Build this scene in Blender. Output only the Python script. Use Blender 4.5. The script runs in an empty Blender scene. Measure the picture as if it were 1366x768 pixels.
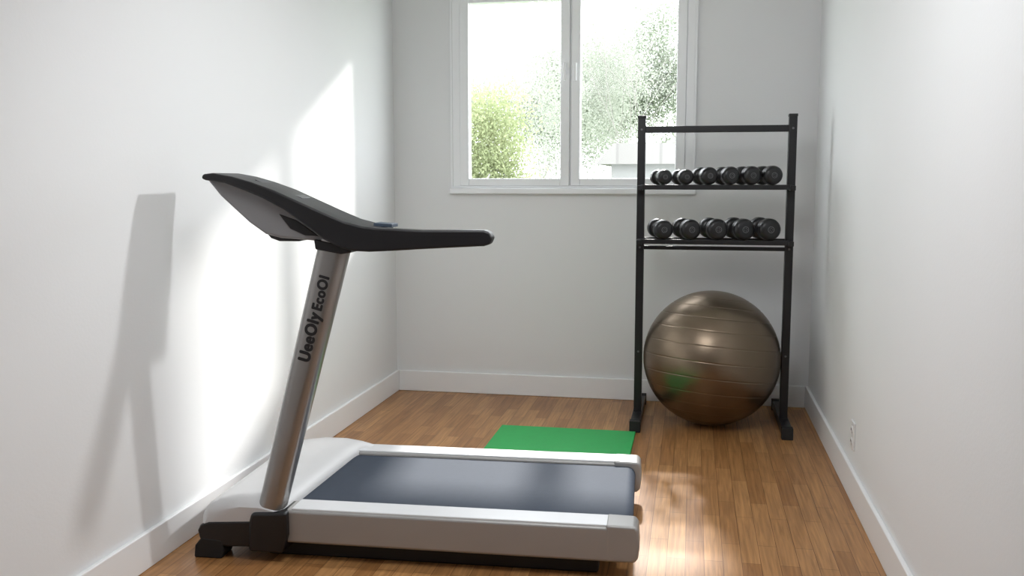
import bpy, bmesh, math, random
from mathutils import Vector, Matrix
random.seed(7)
scene=bpy.context.scene
try:
    scene.view_settings.view_transform='Standard'
    scene.view_settings.look='None'
except Exception as e: print(e)
COL=scene.collection

# ------------------------------------------------------------ materials
def new_mat(name):
    m=bpy.data.materials.new(name); m.use_nodes=True
    nt=m.node_tree; b=nt.nodes['Principled BSDF']
    return m,nt,b
def N(nt,t,**kw):
    n=nt.nodes.new(t)
    for k,v in kw.items(): setattr(n,k,v)
    return n
def simple(name,col,rough=.5,metal=0,noise=0.06,scale=12,bump=0.0,bscale=200,spec=.5,coat=0):
    m,nt,b=new_mat(name)
    tc=N(nt,'ShaderNodeTexCoord'); nz=N(nt,'ShaderNodeTexNoise'); nz.inputs['Scale'].default_value=scale
    nz.inputs['Detail'].default_value=4
    nt.links.new(tc.outputs['Object'],nz.inputs['Vector'])
    mx=N(nt,'ShaderNodeMixRGB',blend_type='MIX')
    mx.inputs[1].default_value=(*[c*(1-noise) for c in col],1)
    mx.inputs[2].default_value=(*[min(1,c*(1+noise)) for c in col],1)
    nt.links.new(nz.outputs['Fac'],mx.inputs[0]); nt.links.new(mx.outputs[0],b.inputs['Base Color'])
    b.inputs['Roughness'].default_value=rough; b.inputs['Metallic'].default_value=metal
    b.inputs['Specular IOR Level'].default_value=spec
    b.inputs['Coat Weight'].default_value=coat
    if bump:
        n2=N(nt,'ShaderNodeTexNoise'); n2.inputs['Scale'].default_value=bscale
        nt.links.new(tc.outputs['Object'],n2.inputs['Vector'])
        bp=N(nt,'ShaderNodeBump'); bp.inputs['Strength'].default_value=bump; bp.inputs['Distance'].default_value=.002
        nt.links.new(n2.outputs['Fac'],bp.inputs['Height']); nt.links.new(bp.outputs[0],b.inputs['Normal'])
    return m
M={}
M['wall']=simple('wall_paint',(.81,.82,.83),.75,noise=.02,scale=1.5,bump=.15,bscale=90)
M['ceil']=simple('ceiling_paint',(.85,.85,.85),.8,noise=.01)
M['trim']=simple('white_trim',(.88,.89,.90),.4,noise=.01)
M['upvc']=simple('white_window_frame',(.90,.915,.935),.35,noise=.01)
M['silver']=simple('silver_paint',(.36,.355,.35),.38,metal=.22,noise=.03)
M['silver_top']=simple('light_silver_paint',(.68,.69,.71),.35,metal=.05,noise=.03)
M['hood']=simple('hood_plastic',(.64,.64,.65),.38,noise=.03)
M['post']=simple('post_metal',(.33,.325,.32),.30,metal=.75,noise=.04)
M['shell']=simple('console_grey',(.25,.25,.26),.38,noise=.04)
M['black']=simple('black_plastic',(.008,.008,.010),.42,noise=.1,bump=.1,bscale=400)
M['rubber']=simple('black_rubber',(.010,.010,.011),.7,noise=.1)
M['steel']=simple('black_powder_coat',(.006,.006,.008),.38,noise=.1,bump=.1,bscale=500)
M['chrome']=simple('chrome',(.55,.55,.56),.22,metal=1,noise=.03)
M['emblem']=simple('grey_emblem',(.16,.16,.17),.4,metal=.5,noise=.05)
M['db']=simple('dumbbell_rubber',(.009,.009,.011),.33,noise=.2)
M['belt']=simple('belt_surface',(.036,.048,.072),.7,noise=.12,scale=40,bump=.25,bscale=600,spec=.25)
M['mat']=simple('green_foam',(.018,.38,.085),.6,noise=.06,scale=30,bump=.2,bscale=350)
M['ink']=simple('lettering_ink',(.008,.008,.010),.5,noise=.05)
M['display']=simple('display_glass',(.010,.012,.018),.35,noise=.1)
M['key']=simple('blue_grey_keys',(.06,.085,.12),.4,noise=.1)
M['outlet']=simple('outlet_plastic',(.82,.82,.82),.35,noise=.01)
M['dark']=simple('socket_hole',(.03,.03,.03),.6)
M['render']=simple('white_house_render',(.23,.23,.23),.9,noise=.05)
M['grass']=simple('pale_grass',(.10,.14,.06),.95,noise=.3,scale=2)
M['bark']=simple('pale_bark',(.20,.19,.175),.9,noise=.2,scale=6)
# roof with tile rows
m,nt,b=new_mat('roof_tiles'); tc=N(nt,'ShaderNodeTexCoord'); br=N(nt,'ShaderNodeTexBrick')
br.inputs['Color1'].default_value=(.20,.193,.187,1); br.inputs['Color2'].default_value=(.185,.178,.172,1); br.inputs['Mortar'].default_value=(.155,.15,.145,1)
br.inputs['Scale'].default_value=1; br.inputs['Brick Width'].default_value=.3; br.inputs['Row Height'].default_value=.22; br.inputs['Mortar Size'].default_value=.02
nt.links.new(tc.outputs['Object'],br.inputs['Vector']); nt.links.new(br.outputs['Color'],b.inputs['Base Color']); b.inputs['Roughness'].default_value=.9; M['roof']=m
# leaves: diffuse + translucent
def leafmat(name,c1,c2):
    m=bpy.data.materials.new(name); m.use_nodes=True; nt=m.node_tree; nt.nodes.clear()
    o=N(nt,'ShaderNodeOutputMaterial'); g=N(nt,'ShaderNodeTexNoise'); tc=N(nt,'ShaderNodeTexCoord'); g.inputs['Scale'].default_value=2
    r=N(nt,'ShaderNodeValToRGB'); r.color_ramp.elements[0].position=.35; r.color_ramp.elements[1].position=.65
    r.color_ramp.elements[0].color=(*c1,1); r.color_ramp.elements[1].color=(*c2,1)
    nt.links.new(tc.outputs['Object'],g.inputs['Vector']); nt.links.new(g.outputs['Fac'],r.inputs[0])
    d=N(nt,'ShaderNodeBsdfDiffuse'); tr=N(nt,'ShaderNodeBsdfTranslucent'); mx=N(nt,'ShaderNodeMixShader'); mx.inputs[0].default_value=.5
    nt.links.new(r.outputs[0],d.inputs[0]); nt.links.new(r.outputs[0],tr.inputs[0])
    nt.links.new(d.outputs[0],mx.inputs[1]); nt.links.new(tr.outputs[0],mx.inputs[2]); nt.links.new(mx.outputs[0],o.inputs[0])
    return m
M['leafA']=leafmat('yellow_green_leaves',(.25,.29,.16),(.31,.335,.20))
M['leafB']=leafmat('green_leaves',(.24,.275,.21),(.28,.31,.245))
M['leafC']=leafmat('grey_green_leaves',(.28,.305,.255),(.33,.35,.305))
# metallic ball
m,nt,b=new_mat('bronze_vinyl'); tc=N(nt,'ShaderNodeTexCoord'); nz=N(nt,'ShaderNodeTexNoise'); nz.inputs['Scale'].default_value=6
mx=N(nt,'ShaderNodeMixRGB'); mx.inputs[1].default_value=(.205,.158,.114,1); mx.inputs[2].default_value=(.24,.186,.136,1)
nt.links.new(tc.outputs['Object'],nz.inputs['Vector']); nt.links.new(nz.outputs['Fac'],mx.inputs[0]); nt.links.new(mx.outputs[0],b.inputs['Base Color'])
b.inputs['Metallic'].default_value=.95; b.inputs['Roughness'].default_value=.34
M['ball']=m
# glass
m=bpy.data.materials.new('window_glass'); m.use_nodes=True; nt=m.node_tree; nt.nodes.clear()
o=N(nt,'ShaderNodeOutputMaterial'); t=N(nt,'ShaderNodeBsdfTransparent'); g=N(nt,'ShaderNodeBsdfGlossy'); g.inputs['Roughness'].default_value=.02
x=N(nt,'ShaderNodeMixShader'); x.inputs[0].default_value=.006; nt.links.new(t.outputs[0],x.inputs[1]); nt.links.new(g.outputs[0],x.inputs[2]); nt.links.new(x.outputs[0],o.inputs[0]); M['glass']=m
# floor
m,nt,b=new_mat('oak_strip_floor'); tc=N(nt,'ShaderNodeTexCoord'); mp=N(nt,'ShaderNodeMapping'); mp.inputs['Rotation'].default_value=(0,0,math.radians(90))
nt.links.new(tc.outputs['Object'],mp.inputs['Vector'])
br=N(nt,'ShaderNodeTexBrick'); br.offset=.37; br.offset_frequency=2
br.inputs['Color1'].default_value=(.32,.147,.050,1); br.inputs['Color2'].default_value=(.49,.255,.100,1); br.inputs['Mortar'].default_value=(.16,.068,.022,1)
br.inputs['Scale'].default_value=1; br.inputs['Brick Width'].default_value=.47; br.inputs['Row Height'].default_value=.066; br.inputs['Mortar Size'].default_value=.0013; br.inputs['Mortar Smooth'].default_value=.3
nt.links.new(mp.outputs[0],br.inputs['Vector'])
mp2=N(nt,'ShaderNodeMapping'); mp2.inputs['Scale'].default_value=(60,2.5,1); nt.links.new(tc.outputs['Object'],mp2.inputs['Vector'])
nz=N(nt,'ShaderNodeTexNoise'); nz.inputs['Scale'].default_value=1.5; nz.inputs['Detail'].default_value=6; nz.inputs['Distortion'].default_value=.6
nt.links.new(mp2.outputs[0],nz.inputs['Vector'])
rr=N(nt,'ShaderNodeValToRGB'); rr.color_ramp.elements[0].position=.3; rr.color_ramp.elements[1].position=.7
rr.color_ramp.elements[0].color=(.68,.65,.62,1); rr.color_ramp.elements[1].color=(1.15,1.15,1.15,1)
nt.links.new(nz.outputs['Fac'],rr.inputs[0])
mu=N(nt,'ShaderNodeMixRGB',blend_type='MULTIPLY'); mu.inputs[0].default_value=1
nt.links.new(br.outputs['Color'],mu.inputs[1]); nt.links.new(rr.outputs[0],mu.inputs[2]); nt.links.new(mu.outputs[0],b.inputs['Base Color'])
b.inputs['Roughness'].default_value=.36; b.inputs['Specular IOR Level'].default_value=.42
bp=N(nt,'ShaderNodeBump'); bp.inputs['Strength'].default_value=.15; bp.inputs['Distance'].default_value=.001; nt.links.new(br.outputs['Fac'],bp.inputs['Height']); bp.invert=True
nt.links.new(bp.outputs[0],b.inputs['Normal']); M['floor']=m

# ------------------------------------------------------------ mesh helpers
def finish(name,bm,mat,parent=None,smooth=True,bevel=0,seg=3,angle=35):
    bmesh.ops.recalc_face_normals(bm,faces=bm.faces)
    me=bpy.data.meshes.new(name); bm.to_mesh(me); bm.free()
    ob=bpy.data.objects.new(name,me); COL.objects.link(ob)
    if isinstance(mat,(list,tuple)):
        for k in mat: me.materials.append(M[k])
    else: me.materials.append(M[mat])
    if parent: ob.parent=parent
    if smooth:
        for p in me.polygons: p.use_smooth=True
        try: me.set_sharp_from_angle(angle=math.radians(angle))
        except Exception: pass
    if bevel:
        md=ob.modifiers.new('bevel','BEVEL'); md.width=bevel; md.segments=seg; md.limit_method='ANGLE'; md.angle_limit=math.radians(40); md.harden_normals=False
        for p in me.polygons: p.use_smooth=True
        try: me.set_sharp_from_angle(angle=math.radians(180))
        except Exception: pass
        wn=ob.modifiers.new('wn','WEIGHTED_NORMAL'); wn.keep_sharp=True
    return ob
def bm_box(bm,x0,x1,y0,y1,z0,z1):
    v=[bm.verts.new(c) for c in [(x0,y0,z0),(x1,y0,z0),(x1,y1,z0),(x0,y1,z0),(x0,y0,z1),(x1,y0,z1),(x1,y1,z1),(x0,y1,z1)]]
    for f in [(0,3,2,1),(4,5,6,7),(0,1,5,4),(1,2,6,5),(2,3,7,6),(3,0,4,7)]: bm.faces.new([v[i] for i in f])
def box(name,b6,mat,parent=None,bevel=0.004,seg=3):
    bm=bmesh.new(); bm_box(bm,*b6); return finish(name,bm,mat,parent,bevel=bevel,seg=seg)
def boxes(name,L,mat,parent=None,bevel=0.003):
    bm=bmesh.new()
    for b6 in L: bm_box(bm,*b6)
    return finish(name,bm,mat,parent,bevel=bevel)
def bm_prism(bm,poly,y0,y1):
    a=[bm.verts.new((x,y0,z)) for x,z in poly]; c=[bm.verts.new((x,y1,z)) for x,z in poly]
    n=len(poly); bm.faces.new(a); bm.faces.new(c[::-1])
    for i in range(n): bm.faces.new([a[i],c[i],c[(i+1)%n],a[(i+1)%n]])
def prism(name,poly,y0,y1,mat,parent=None,bevel=.006,seg=3):
    bm=bmesh.new(); bm_prism(bm,poly,y0,y1); return finish(name,bm,mat,parent,bevel=bevel,seg=seg)
def bm_lathe(bm,prof,mtx,seg=32,mi=0):
    rings=[]
    for r,h in prof:
        if r<1e-6: rings.append([bm.verts.new(mtx@Vector((0,0,h)))])
        else: rings.append([bm.verts.new(mtx@Vector((r*math.cos(2*math.pi*i/seg),r*math.sin(2*math.pi*i/seg),h))) for i in range(seg)])
    for A,B in zip(rings,rings[1:]):
        for i in range(seg):
            j=(i+1)%seg
            if len(A)==1 and len(B)==1: continue
            if len(A)==1: f=bm.faces.new([A[0],B[i],B[j]])
            elif len(B)==1: f=bm.faces.new([A[i],A[j],B[0]])
            else: f=bm.faces.new([A[i],A[j],B[j],B[i]])
            f.material_index=mi
def empty(name,loc,rotz=0):
    e=bpy.data.objects.new(name,None); e.empty_display_size=.1; e.location=loc; e.rotation_euler=(0,0,rotz); COL.objects.link(e); return e
def tag(o,label,cat,group=None):
    o['label']=label; o['category']=cat
    if group:o['group']=group
def struct(o,label=None):
    o['kind']='structure'
    if label:o['label']=label
    return o

# ------------------------------------------------------------ room
XL,XR,YB,YF,H=-1.858,.697,5.72,-1.6,2.7
struct(box('floor',(XL-.15,XR+.15,YF-.15,YB+.15,-.1,0),'floor',bevel=0),'warm brown oak strip floor laid along the room')
struct(box('ceiling',(XL-.15,XR+.15,YF-.15,YB+.15,H,H+.1),'ceil',bevel=0),'plain white ceiling')
struct(box('wall_left',(XL-.15,XL,YF,YB+.15,0,H),'wall',bevel=0),'white painted wall beside the treadmill')
struct(box('wall_right',(XR,XR+.15,YF,YB+.15,0,H),'wall',bevel=0),'white painted wall with an outlet')
struct(box('wall_front',(XL,XR,YF-.15,YF,0,H),'wall',bevel=0),'plain white painted wall')
WX0,WX1,WZ0,WZ1=-1.475,-.005,1.300,2.505
struct(boxes('wall_back',[(XL,WX0,YB,YB+.15,0,H),(WX1,XR,YB,YB+.15,0,H),(WX0,WX1,YB,YB+.15,0,WZ0),(WX0,WX1,YB,YB+.15,WZ1,H)],'wall',bevel=0),'white painted wall with a double window')
BH=.132;T=.018
def bb(name,b6):
    o=box(name,b6,'trim',bevel=.005); struct(o,'white painted baseboard'); return o
bb('baseboard_back',(XL+T,XR-T,YB-T,YB,0,BH))
bb('baseboard_left',(XL,XL+T,YF,YB,0,BH))
bb('baseboard_right',(XR-T,XR,YF,YB,0,BH))
# window
w=empty('window_1',(0,0,0)); struct(w,'white double casement window with a view of trees')
def ring(name,x0,x1,z0,z1,t,y0,y1,mat='upvc',par=w,tb=None,bevel=.004):
    tb=tb or t
    return boxes(name,[(x0,x0+t,y0,y1,z0,z1),(x1-t,x1,y0,y1,z0,z1),(x0+t,x1-t,y0,y1,z0,z0+tb),(x0+t,x1-t,y0,y1,z1-t,z1)],mat,par,bevel)
ring('window_frame',WX0,WX1,WZ0,WZ1,.05,YB-.012,YB+.09,tb=.02)
boxes('mullion',[(-.765,-.715,YB+.0,YB+.09,WZ0+.02,WZ1-.05)],'upvc',w)
s1=ring('sash',-1.425,-.745,WZ0+.015,2.472,.055,YB-.02,YB+.055,tb=.045) 
s2=ring('sash',-.735,-.055,WZ0+.015,2.472,.055,YB-.02,YB+.055,tb=.045)
for x0,x1,s in ((-1.37,-.80,s1),(-.68,-.11,s2)):
    box('glass_pane',(x0-.01,x1+.01,YB+.02,YB+.026,1.35,2.425),'glass',s,bevel=0)
for x,s in ((-.772,s1),(-.708,s2)):
    boxes('window_handle',[(x-.009,x+.009,YB-.028,YB-.018,1.98,2.05),(x-.007,x+.007,YB-.045,YB-.026,2.03,2.045),(x-.007,x+.007,YB-.05,YB-.038,1.94,2.045)],'upvc',s,.003)
box('window_sill',(WX0-.012,WX1+.02,YB-.045,YB+.02,WZ0-.035,WZ0),'upvc',w,bevel=.006)
ring('window_casing',WX0-.012,WX1+.012,WZ0-.0,WZ1+.012,.014,YB-.018,YB,par=w,bevel=.003)
# outlet
o=box('electrical_outlet',(XR-.008,XR,4.08,4.165,.205,.325),'outlet',bevel=.003); tag(o,'white wall outlet cover above the baseboard','electrical outlet')
for zc in (.24,.29):
    bm=bmesh.new()
    bm_lathe(bm,[(0,0),(.016,0),(.016,.003),(0,.003)],Matrix.Translation((XR-.008,4.1225,zc))@Matrix.Rotation(-math.pi/2,4,'Y'),20)
    sf=finish('socket_face',bm,'outlet',o)
    for dy in(-.006,.006): box('socket_slot',(XR-.0118,XR-.0108,4.1225+dy-.0012,4.1225+dy+.0012,zc-.004,zc+.006),'dark',sf,bevel=0)

# ------------------------------------------------------------ treadmill
t=empty('treadmill',(-1.71,2.99,0),math.radians(2.6)); tag(t,'silver and black treadmill with a single grey post and dark belt','treadmill')
Wd=.85
box('base_frame',(.22,1.42,.05,.80,.0,.075),'rubber',t,bevel=.01)
for y0,y1 in ((0,.115),(Wd-.115,Wd)):
    r=prism('side_rail',[(.30,.065),(1.47,.062),(1.47,.185),(.30,.185)],y0,y1,'silver',t,bevel=.012)
    box('foot_strip',(.33,1.455,y0+.010,y1-.003,.180,.1905),'silver_top',r,bevel=.004)
    e=prism('end_cap',[(1.445,.063),(1.540,.063),(1.555,.075),(1.560,.12),(1.556,.175),(1.545,.191),(1.445,.193)],y0-.001,y1+.001,'silver',t,bevel=.010,seg=4)
    e['label']='light silver plastic end cap'
# belt deck
bm=bmesh.new()
pts=[(.27,.105),(.27,.172)]+[(1.500+.035*math.sin(k*math.pi/10),.1385+.0335*math.cos(k*math.pi/10)) for k in range(0,11)]
bm_prism(bm,pts,.118,Wd-.118)
finish('running_belt',bm,'belt',t,angle=30)
box('belt_roller_cover',(1.30,1.49,.118,Wd-.118,.070,.104),'black',t,bevel=.004)
# hood
bm=bmesh.new()
prof=[(0,.085),(-.045,.11),(-.035,.15),(.03,.185),(.2,.210),(.42,.222),(.65,.222),(.82,.212),(.93,.198),(.985,.186),(1.0,.172),(1.0,.10)]
NY=26; rows=[]
for j in range(NY+1):
    q=j/NY; y=-.014+(Wd+.02)*q
    xr=.305+.045*q+.10*max(0,(q-.80)/.2)**2.2
    edge=min(q,1-q)*Wd; dz=-.028*max(0,1-edge/.05)**2; dx=.02*max(0,1-edge/.05)**2
    rows.append([bm.verts.new((dx+px*xr, y, pz+(dz if pz>.14 else 0))) for px,pz in prof])
for A,B in zip(rows,rows[1:]):
    for i in range(len(prof)-1): bm.faces.new([A[i],A[i+1],B[i+1],B[i]])
    bm.faces.new([A[-1],A[0],B[0],B[-1]])
bm.faces.new(rows[0]); bm.faces.new(rows[-1][::-1])
finish('motor_hood',bm,'hood',t,angle=50)
for a0,a1 in ((-.018,.09),(Wd-.09,Wd+.014)):
    prism('front_bumper',[(-.008,.070),(-.014,.10),(-.004,.122),(.03,.134),(.21,.146),(.21,.05),(.10,.045),(.02,.05)],a0,a1,'black',t,bevel=.008)
for y0 in (-.02,Wd-.07):
    prism('rubber_foot',[(-.03,0),(.075,0),(.085,.035),(.075,.07),(0,.075),(-.025,.045)],y0,y0+.09,'rubber',t,bevel=.006)
# post
PX=lambda z:.250+.270*(z-.18)
def rrect(cx,cy,hx,hy,r,n=5):
    P=[]
    for (sx,sy,a0) in ((1,1,0),(-1,1,90),(-1,-1,180),(1,-1,270)):
        for k in range(n+1):
            a=math.radians(a0+90*k/n); P.append((cx+sx*(hx-r)+r*math.cos(a),cy+sy*(hy-r)+r*math.sin(a)))
    return P
bm=bmesh.new(); rings=[]
for k in range(9):
    z=.08+(1.15-.08)*k/8; cx=PX(z); hx=.049+.008*k/8
    rings.append([bm.verts.new((x,y,z)) for x,y in rrect(cx,.035,hx,.044,.036,8)])
for A,B in zip(rings,rings[1:]):
    n=len(A)
    for i in range(n): bm.faces.new([A[i],A[(i+1)%n],B[(i+1)%n],B[i]])
bm.faces.new(rings[0][::-1]); bm.faces.new(rings[-1])
post=finish('upright_post',bm,'post',t,angle=60)
prism('post_boot',[(.180,.035),(.186,.15),(.194,.178),(.325,.186),(.325,.10),(.308,.035)],-.028,.11,'black',t,bevel=.012)
def text(body,size,z,bold,xs=1):
    c=bpy.data.curves.new('txt','FONT'); c.body=body; c.size=size; c.extrude=.0005; c.space_character=1.12
    ob=bpy.data.objects.new('tmp',c); COL.objects.link(ob); bpy.context.view_layer.update()
    dg=bpy.context.evaluated_depsgraph_get(); me=bpy.data.meshes.new_from_object(ob.evaluated_get(dg)); bpy.data.objects.remove(ob)
    bm=bmesh.new()
    for i,(ox,oy) in enumerate([(0,0),(bold,0),(-bold,0),(0,bold*.7),(0,-bold*.7),(bold*.7,bold*.5),(-bold*.7,-bold*.5),(bold*.7,-bold*.5),(-bold*.7,bold*.5)]):
        m2=me.copy(); m2.transform(Matrix.Translation((ox,oy,i*.00001))); bm.from_mesh(m2); bpy.data.meshes.remove(m2)
    bm.to_mesh(me); bm.free()
    ex=Vector((.27,0,1)).normalized(); ey=Vector((-1,0,.27)).normalized(); ez=Vector((0,-1,0))
    m4=Matrix((( ex.x*xs,ey.x,ez.x,PX(z)+.020),(ex.y,ey.y,ez.y,-.0095),(ex.z*xs,ey.z,ez.z,z),(0,0,0,1)))
    me.transform(m4); me.materials.clear(); me.materials.append(M['ink'])
    o=bpy.data.objects.new('lettering',me); COL.objects.link(o); o.parent=post; return o
text('UeeOly',.058,.722,.0034,.88)
text('EcoOI',.050,.902,.0030,.88)

# console and handrail (treadmill-local x = world x + 1.71)
def loc(P): return [(x+1.71,z) for x,z in P]
top=[(-1.656,1.355),(-1.650,1.370),(-1.614,1.374),(-1.545,1.362),(-1.476,1.343),(-1.395,1.315),(-1.315,1.280),(-1.235,1.245),(-1.156,1.212),(-1.091,1.196),(-1.039,1.190),(-.961,1.187)]
rail=top+[(-.884,1.184),(-.782,1.185),(-.675,1.186),(-.655,1.179),(-.645,1.161),(-.655,1.139),(-.675,1.133),(-.782,1.127),(-.884,1.121),(-.988,1.114),(-1.067,1.110),(-1.119,1.112),(-1.165,1.122),(-1.225,1.150),(-1.293,1.200),(-1.360,1.248),(-1.436,1.288),(-1.50,1.314),(-1.573,1.340),(-1.640,1.349)]
cons=empty('console',(0,0,0)); cons.parent=t
prism('handrail',loc(rail),-.028,.030,'black',t,bevel=.010,seg=4)
shell=[(-1.648,1.352),(-1.573,1.350),(-1.436,1.300),(-1.303,1.222),(-1.185,1.15),(-1.16,1.125),(-1.225,1.139),(-1.293,1.146),(-1.387,1.152),(-1.442,1.165),(-1.50,1.205),(-1.60,1.295)]
prism('console_shell',loc(shell),.0,.17,'shell',cons,bevel=.014,seg=4)
deck=top[:-1]+[(-1.039,1.165),(-1.091,1.170),(-1.156,1.186),(-1.235,1.218),(-1.315,1.253),(-1.395,1.288),(-1.476,1.316),(-1.545,1.335),(-1.614,1.347)]
prism('console_top',loc(deck),.0,.19,'black',cons,bevel=.010,seg=4)
def slab(name,x0,z0,x1,z1,y0,y1,h,mat,par):
    d=Vector((x1-x0,0,z1-z0)).normalized(); n=Vector((-d.z,0,d.x)); P=[(x0,z0),(x1,z1),(x1+n.x*h,z1+n.z*h),(x0+n.x*h,z0+n.z*h)]
    return prism(name,loc(P),y0,y1,mat,par,bevel=.0015)
slab('display_screen',-1.50,1.349,-1.33,1.285,.06,.15,.003,'display',cons)
slab('control_panel',-1.075,1.192,-1.01,1.188,.06,.14,.012,'key',cons)
prism('console_latch',loc([(-1.452,1.175),(-1.43,1.150),(-1.40,1.140),(-1.33,1.140),(-1.30,1.150),(-1.40,1.160)]),.02,.15,'black',cons,bevel=.004)
prism('mounting_bracket',loc([(-1.265,1.150),(-1.13,1.125),(-1.135,1.105),(-1.17,1.10),(-1.26,1.115)]),-.012,.082,'black',cons,bevel=.005)
prism('shell_pocket',loc([(-1.39,1.235),(-1.33,1.215),(-1.27,1.175),(-1.25,1.160),(-1.30,1.163),(-1.35,1.185)]),-.003,.01,'black',cons,bevel=.002)

# ------------------------------------------------------------ mat
bm=bmesh.new(); bm_box(bm,-1.01,-.277,4.02,4.95,0,.010)
o=finish('exercise_mat',bm,'mat',bevel=.004); tag(o,'flat green foam exercise mat on the wood floor','exercise mat')

# ------------------------------------------------------------ rack
RX0,RX1,RY=-.283,.510,5.22
r=empty('dumbbell_rack',(0,0,0)); r.location=(.1135,RY,0); tag(r,'black steel rack holding two tiers of dumbbells','dumbbell rack')
def rb(name,L,mat='steel',bevel=.003,par=None):
    L=[(a-.1135,b-.1135,c-RY,d-RY,e,f) for a,b,c,d,e,f in L]
    return boxes(name,L,mat,par or r,bevel)
for x in (RX0,RX1):
    u=rb('upright',[(x-.021,x+.021,RY-.025,RY+.025,.05,1.685)])
    rb('end_plug',[(x-.023,x+.023,RY-.027,RY+.027,1.683,1.698)],'black',par=u)
    f=rb('base_foot',[(x-.026,x+.026,4.97,5.64,.010,.058)])
    for yy in (4.955,5.60): rb('foot_cap',[(x-.029,x+.029,yy,yy+.05,0,.062)],'rubber',par=f)
    rb('gusset',[(x-.006,x+.006,RY+.02,RY+.11,.055,.15)])
    for zt in (1.325,1.033):
        rb('shelf_arm',[(x-.014,x+.014,RY-.125,RY+.10,zt-.030,zt-.004)])
    for z in (1.622,1.31,1.02,.982,.4):
        bm=bmesh.new()
        bm_lathe(bm,[(0,0),(.006,0),(.005,.003),(0,.004)],Matrix.Translation((x-.1135,-.025,z))@Matrix.Rotation(math.pi/2,4,'X'),10)
        finish('bolt_head',bm,'emblem',u)
for zt in (1.325,1.033):
    rb('shelf_rail',[(RX0+.005,RX1-.005,5.105,5.130,zt-.026,zt)])
    rb('shelf_rail',[(RX0+.005,RX1-.005,5.270,5.295,zt-.026,zt)])
rb('crossbar',[(RX0,RX1,RY-.018,RY+.018,1.605,1.640)])
rb('crossbar',[(RX0,RX1,RY-.012,RY+.012,.970,.990)])

# ------------------------------------------------------------ dumbbells
def dumbbell(x,zt,rad,yaw,first=None):
    e=empty('dumbbell',(x,5.20,zt+rad),yaw)
    s=rad/.06
    if first is None:
        parts=[]
        for sg in (1,-1):
            m=Matrix.Rotation(sg*math.pi/2,4,'X')
            bm=bmesh.new(); R_=.06
            bm_lathe(bm,[(0,.045),(.034,.045),(.050,.050),(R_,.060),(R_,.068),(R_*.965,.071),(R_*.965,.076),(R_,.079),(R_,.098),(R_*.97,.107),(R_*.90,.115),(R_*.78,.1205),(R_*.60,.1235),(R_*.30,.124),(0,.124)],m,48)
            parts.append(finish('weight_head',bm,'db',None,angle=50))
        rot=Matrix.Rotation(math.pi/2,4,'X')
        bm=bmesh.new()
        bm_lathe(bm,[(0,-.05),(.013,-.05),(.015,-.03),(.017,0),(.015,.03),(.013,.05),(0,.05)],rot,24)
        parts.append(finish('grip',bm,'chrome',None)); parts[-1]['label']='chrome grip'
        for sg in (1,-1):
            m=Matrix.Rotation(sg*math.pi/2,4,'X')
            bm=bmesh.new()
            bm_lathe(bm,[(.0150,.122),(.0150,.1246),(.0165,.1252),(.0180,.1246),(.0180,.122)],m,36)
            for k in range(5):
                a=k*2*math.pi/5
                bm_lathe(bm,[(0,.122),(.0022,.122),(.0022,.1252),(0,.1252)],m@Matrix.Translation((.0085*math.cos(a),.0085*math.sin(a),0)),8)
            p=finish('head_emblem',bm,'emblem',None); p['label']='small grey ring emblem'; parts.append(p)
        for p in parts: p.parent=e; p.scale=(s,1,s)
        return e,parts
    for p in first:
        c=p.copy(); COL.objects.link(c); c.parent=e; c.scale=(s,1,s)
    return e,None
proto=None
mid=[(-.176,.041),(-.062,.041),(.056,.047),(.170,.048),(.277,.049),(.384,.050)]
low=[(-.176,.052),(-.036,.054),(.108,.056),(.242,.057),(.376,.058)]
for i,(x,rd) in enumerate(mid):
    e,pp=dumbbell(x,1.325,rd,math.radians(14+random.uniform(-1,1)),proto); proto=proto or pp
    tag(e,('small' if rd<.045 else 'medium')+' black round dumbbell on the upper shelf','dumbbell','dumbbells on the upper shelf')
for i,(x,rd) in enumerate(low):
    e,pp=dumbbell(x,1.033,rd,math.radians(16+random.uniform(-3,3)),proto)
    tag(e,'large black round dumbbell on the lower shelf','dumbbell','dumbbells on the lower shelf')

# ------------------------------------------------------------ ball
R_=.372
bm=bmesh.new(); prof=[]
lat=[-62,-50,-38,-26,-13,0,13,26,38,50,62]
n=600
for k in range(n+1):
    th=-90+180*k/n
    d=0
    for l in lat:
        q=(th-l)/.36
        d+=-.0015*math.exp(-q*q)
    rr_=R_+d
    prof.append((rr_*math.cos(math.radians(th)) if 0<k<n else 0,rr_*math.sin(math.radians(th))))
bm_lathe(bm,prof,Matrix.Rotation(math.radians(5),4,'Y')@Matrix.Rotation(math.radians(-6),4,'X'),128)
o=finish('exercise_ball',bm,'ball',None,angle=180); o.location=(.116,5.225,R_+.001); tag(o,'large shiny bronze ribbed exercise ball under the dumbbell rack','exercise ball')

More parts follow.
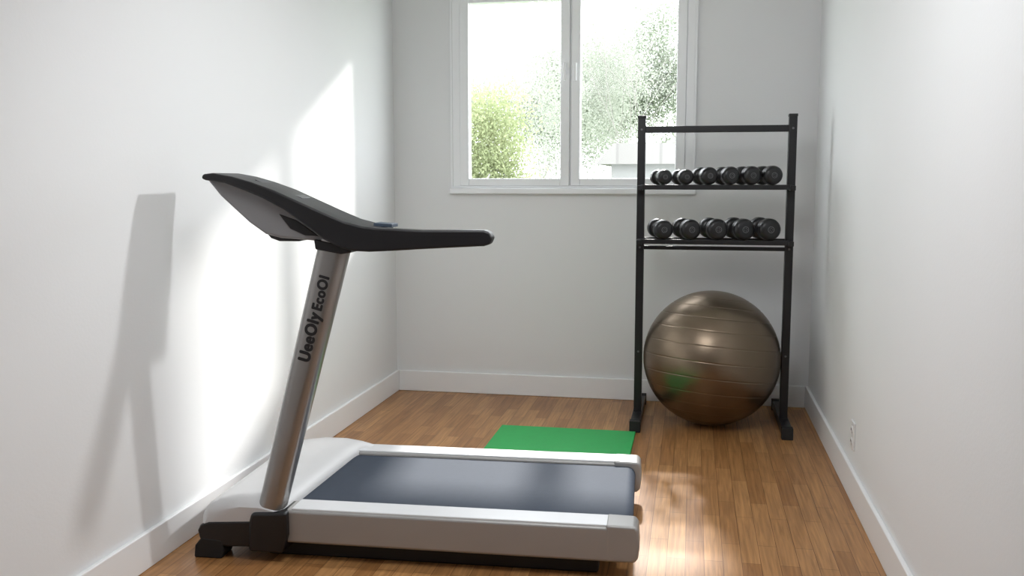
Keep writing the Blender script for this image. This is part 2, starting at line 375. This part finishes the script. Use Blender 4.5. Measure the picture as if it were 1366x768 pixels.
# ------------------------------------------------------------ outside
o=box('ground',(-30,25,6.2,60,-2.7,-2.6),'grass',bevel=0); struct(o,'pale grass outside the window'); 
h=empty('house',(0.6,14.4,-2.6)); tag(h,'white rendered house with a pale tiled roof','house')
box('house_wall',(-1.75,3.5,-1.0,.6,0,4.20),'render',h,bevel=0)
prism('house_roof',[(-1.95,4.17),(3.7,4.17),(3.4,4.46),(-1.7,4.46)],-1.2,.8,'roof',h,bevel=0)
def tree(name,loc_,hgt,canopies,nleaf,lsize,leaf,label,bare=0,trunk=.07):
    e=empty(name,loc_); tag(e,label,'tree')
    bm=bmesh.new()
    def limb(p,q,r0,r1,n=6):
        d=(q-p); 
        if d.length<1e-4:return
        z=d.normalized(); x=z.orthogonal().normalized(); y=z.cross(x)
        A=[bm.verts.new(p+(x*math.cos(2*math.pi*i/n)+y*math.sin(2*math.pi*i/n))*r0) for i in range(n)]
        B=[bm.verts.new(q+(x*math.cos(2*math.pi*i/n)+y*math.sin(2*math.pi*i/n))*r1) for i in range(n)]
        for i in range(n): bm.faces.new([A[i],A[(i+1)%n],B[(i+1)%n],B[i]])
    def grow(p,d,l,r,depth):
        q=p+d*l; limb(p,q,r,r*.7)
        if depth==0:return
        for k in range(3 if depth>1 else 4):
            nd=(d+Vector((random.uniform(-.7,.7),random.uniform(-.5,.5),random.uniform(-.1,.5)))).normalized()
            grow(q if k else p+d*l*.7,nd,l*random.uniform(.6,.8),r*.62,depth-1)
    grow(Vector((0,0,0)),Vector((random.uniform(-.05,.05),0,1)).normalized(),hgt*(.36 if bare else .34),trunk,4 if bare else 3)
    finish('trunk',bm,'bark',e)
    if nleaf:
        bm=bmesh.new()
        for (cx,cy,cz,rx,ry,rz,wt) in canopies:
            blobs=[Vector((random.gauss(0,.45),random.gauss(0,.45),random.gauss(0,.45))) for _ in range(26)]
            for _ in range(int(nleaf*wt)):
                bl=random.choice(blobs); g=Vector((random.gauss(0,.22),random.gauss(0,.22),random.gauss(0,.22)))+bl
                c=Vector((cx+g.x*rx,cy+g.y*ry,cz+g.z*rz))
                u=Vector((random.uniform(-1,1),random.uniform(-1,1),random.uniform(-1,1))).normalized(); v=u.orthogonal().normalized()
                s=lsize*random.uniform(.6,1.4)
                bm.faces.new([bm.verts.new(c+u*s),bm.verts.new(c+v*s*.5),bm.verts.new(c-u*s),bm.verts.new(c-v*s*.5)])
        f=finish('foliage',bm,leaf,e,smooth=False); f['kind']='stuff'
    return e
G=-2.6
tree('tree',(-2.95,12.2,G),4.3,[(0,0,4.2,.8,.55,.95,.6),(.3,.1,3.4,.8,.55,.8,.4)],36000,.022,'leafA','bushy yellow green tree outside the window')
tree('tree',(-5.0,24.5,G),5.2,[(0,0,5.9,2.0,.9,1.6,.5),(2.0,0,5.6,1.5,.9,1.6,.5)],44000,.036,'leafC','pale hazy tree outside the window')
tree('birch_tree',(-2.5,16.3,G),6.2,[(0,0,5.4,.7,.5,1.5,1)],8000,.020,'leafC','slender sparse birch outside the window',bare=1,trunk=.022)
tree('tree',(-1.7,20.2,G),6.9,[(0,0,6.1,1.6,.7,1.7,1)],16000,.025,'leafC','sparse tall tree with thin branches outside',bare=1,trunk=.026)
tree('tree',(-.35,28.5,G),6.8,[(0,0,7.0,1.8,.9,1.7,.5),(-1.9,.2,6.4,2.2,.8,1.6,.5)],50000,.042,'leafB','leafy green tree behind the white house')

# ------------------------------------------------------------ light
wd=bpy.data.worlds.new('World'); scene.world=wd; wd.use_nodes=True
bg=wd.node_tree.nodes['Background']; bg.inputs[0].default_value=(.92,.965,1,1); bg.inputs[1].default_value=7.2
def sun(name,d,e,ang,col=(1,.97,.92)):
    l=bpy.data.lights.new(name,'SUN'); l.energy=e; l.angle=math.radians(ang); l.color=col
    o=bpy.data.objects.new(name,l); COL.objects.link(o); o.rotation_euler=Vector(d).to_track_quat('-Z','Y').to_euler(); return o
sun('sun_wall',(-.68,-1,-.55),4.5,4.2)
sun('added_sun_floor',(.09,-1,-.92),7,4)  # second sun direction, added only to light the floor and belt
def area(name,loc_,target,sx,sy,e,col=(1,1,1),spread=180):
    l=bpy.data.lights.new(name,'AREA'); l.shape='RECTANGLE'; l.size=sx; l.size_y=sy; l.energy=e; l.color=col; l.spread=math.radians(spread)
    o=bpy.data.objects.new(name,l); COL.objects.link(o); o.location=loc_; o.rotation_euler=(Vector(target)-Vector(loc_)).to_track_quat('-Z','Y').to_euler(); return o
area('added_fill',(-.35,2.5,2.66),(.5,4.0,.3),1.0,1.6,42,(.96,.98,1))  # added overhead fill that brightens the room, no real fixture
l=bpy.data.lights.new('window_portal','AREA'); l.shape='RECTANGLE'; l.size=1.36; l.size_y=1.12; l.cycles.is_portal=True
o=bpy.data.objects.new('window_portal',l); COL.objects.link(o); o.location=(-.74,YB+.16,1.90); o.rotation_euler=Vector((0,-1,0)).to_track_quat('-Z','Y').to_euler()
l=bpy.data.lights.new('added_shadow_spot','SPOT'); l.energy=88; l.spot_size=math.radians(120); l.spot_blend=1; l.shadow_soft_size=.06; l.color=(.99,.995,1)  # added unseen spot, throws the treadmill shadow onto the left wall
o=bpy.data.objects.new('added_shadow_spot',l); COL.objects.link(o); o.location=(.60,3.56,2.10); o.rotation_euler=(Vector((-1.85,3.0,.8))-o.location).to_track_quat('-Z','Y').to_euler()

# ------------------------------------------------------------ camera
a=math.radians(10.9);p=math.radians(6.57)
cam=bpy.data.cameras.new('camera'); cam.sensor_fit='HORIZONTAL'; cam.sensor_width=36; cam.lens=36*1250/1366; cam.clip_end=200
co=bpy.data.objects.new('camera',cam); COL.objects.link(co); co.location=(0,0,1.35); co.rotation_euler=(math.pi/2-p,0,a)
scene.camera=co
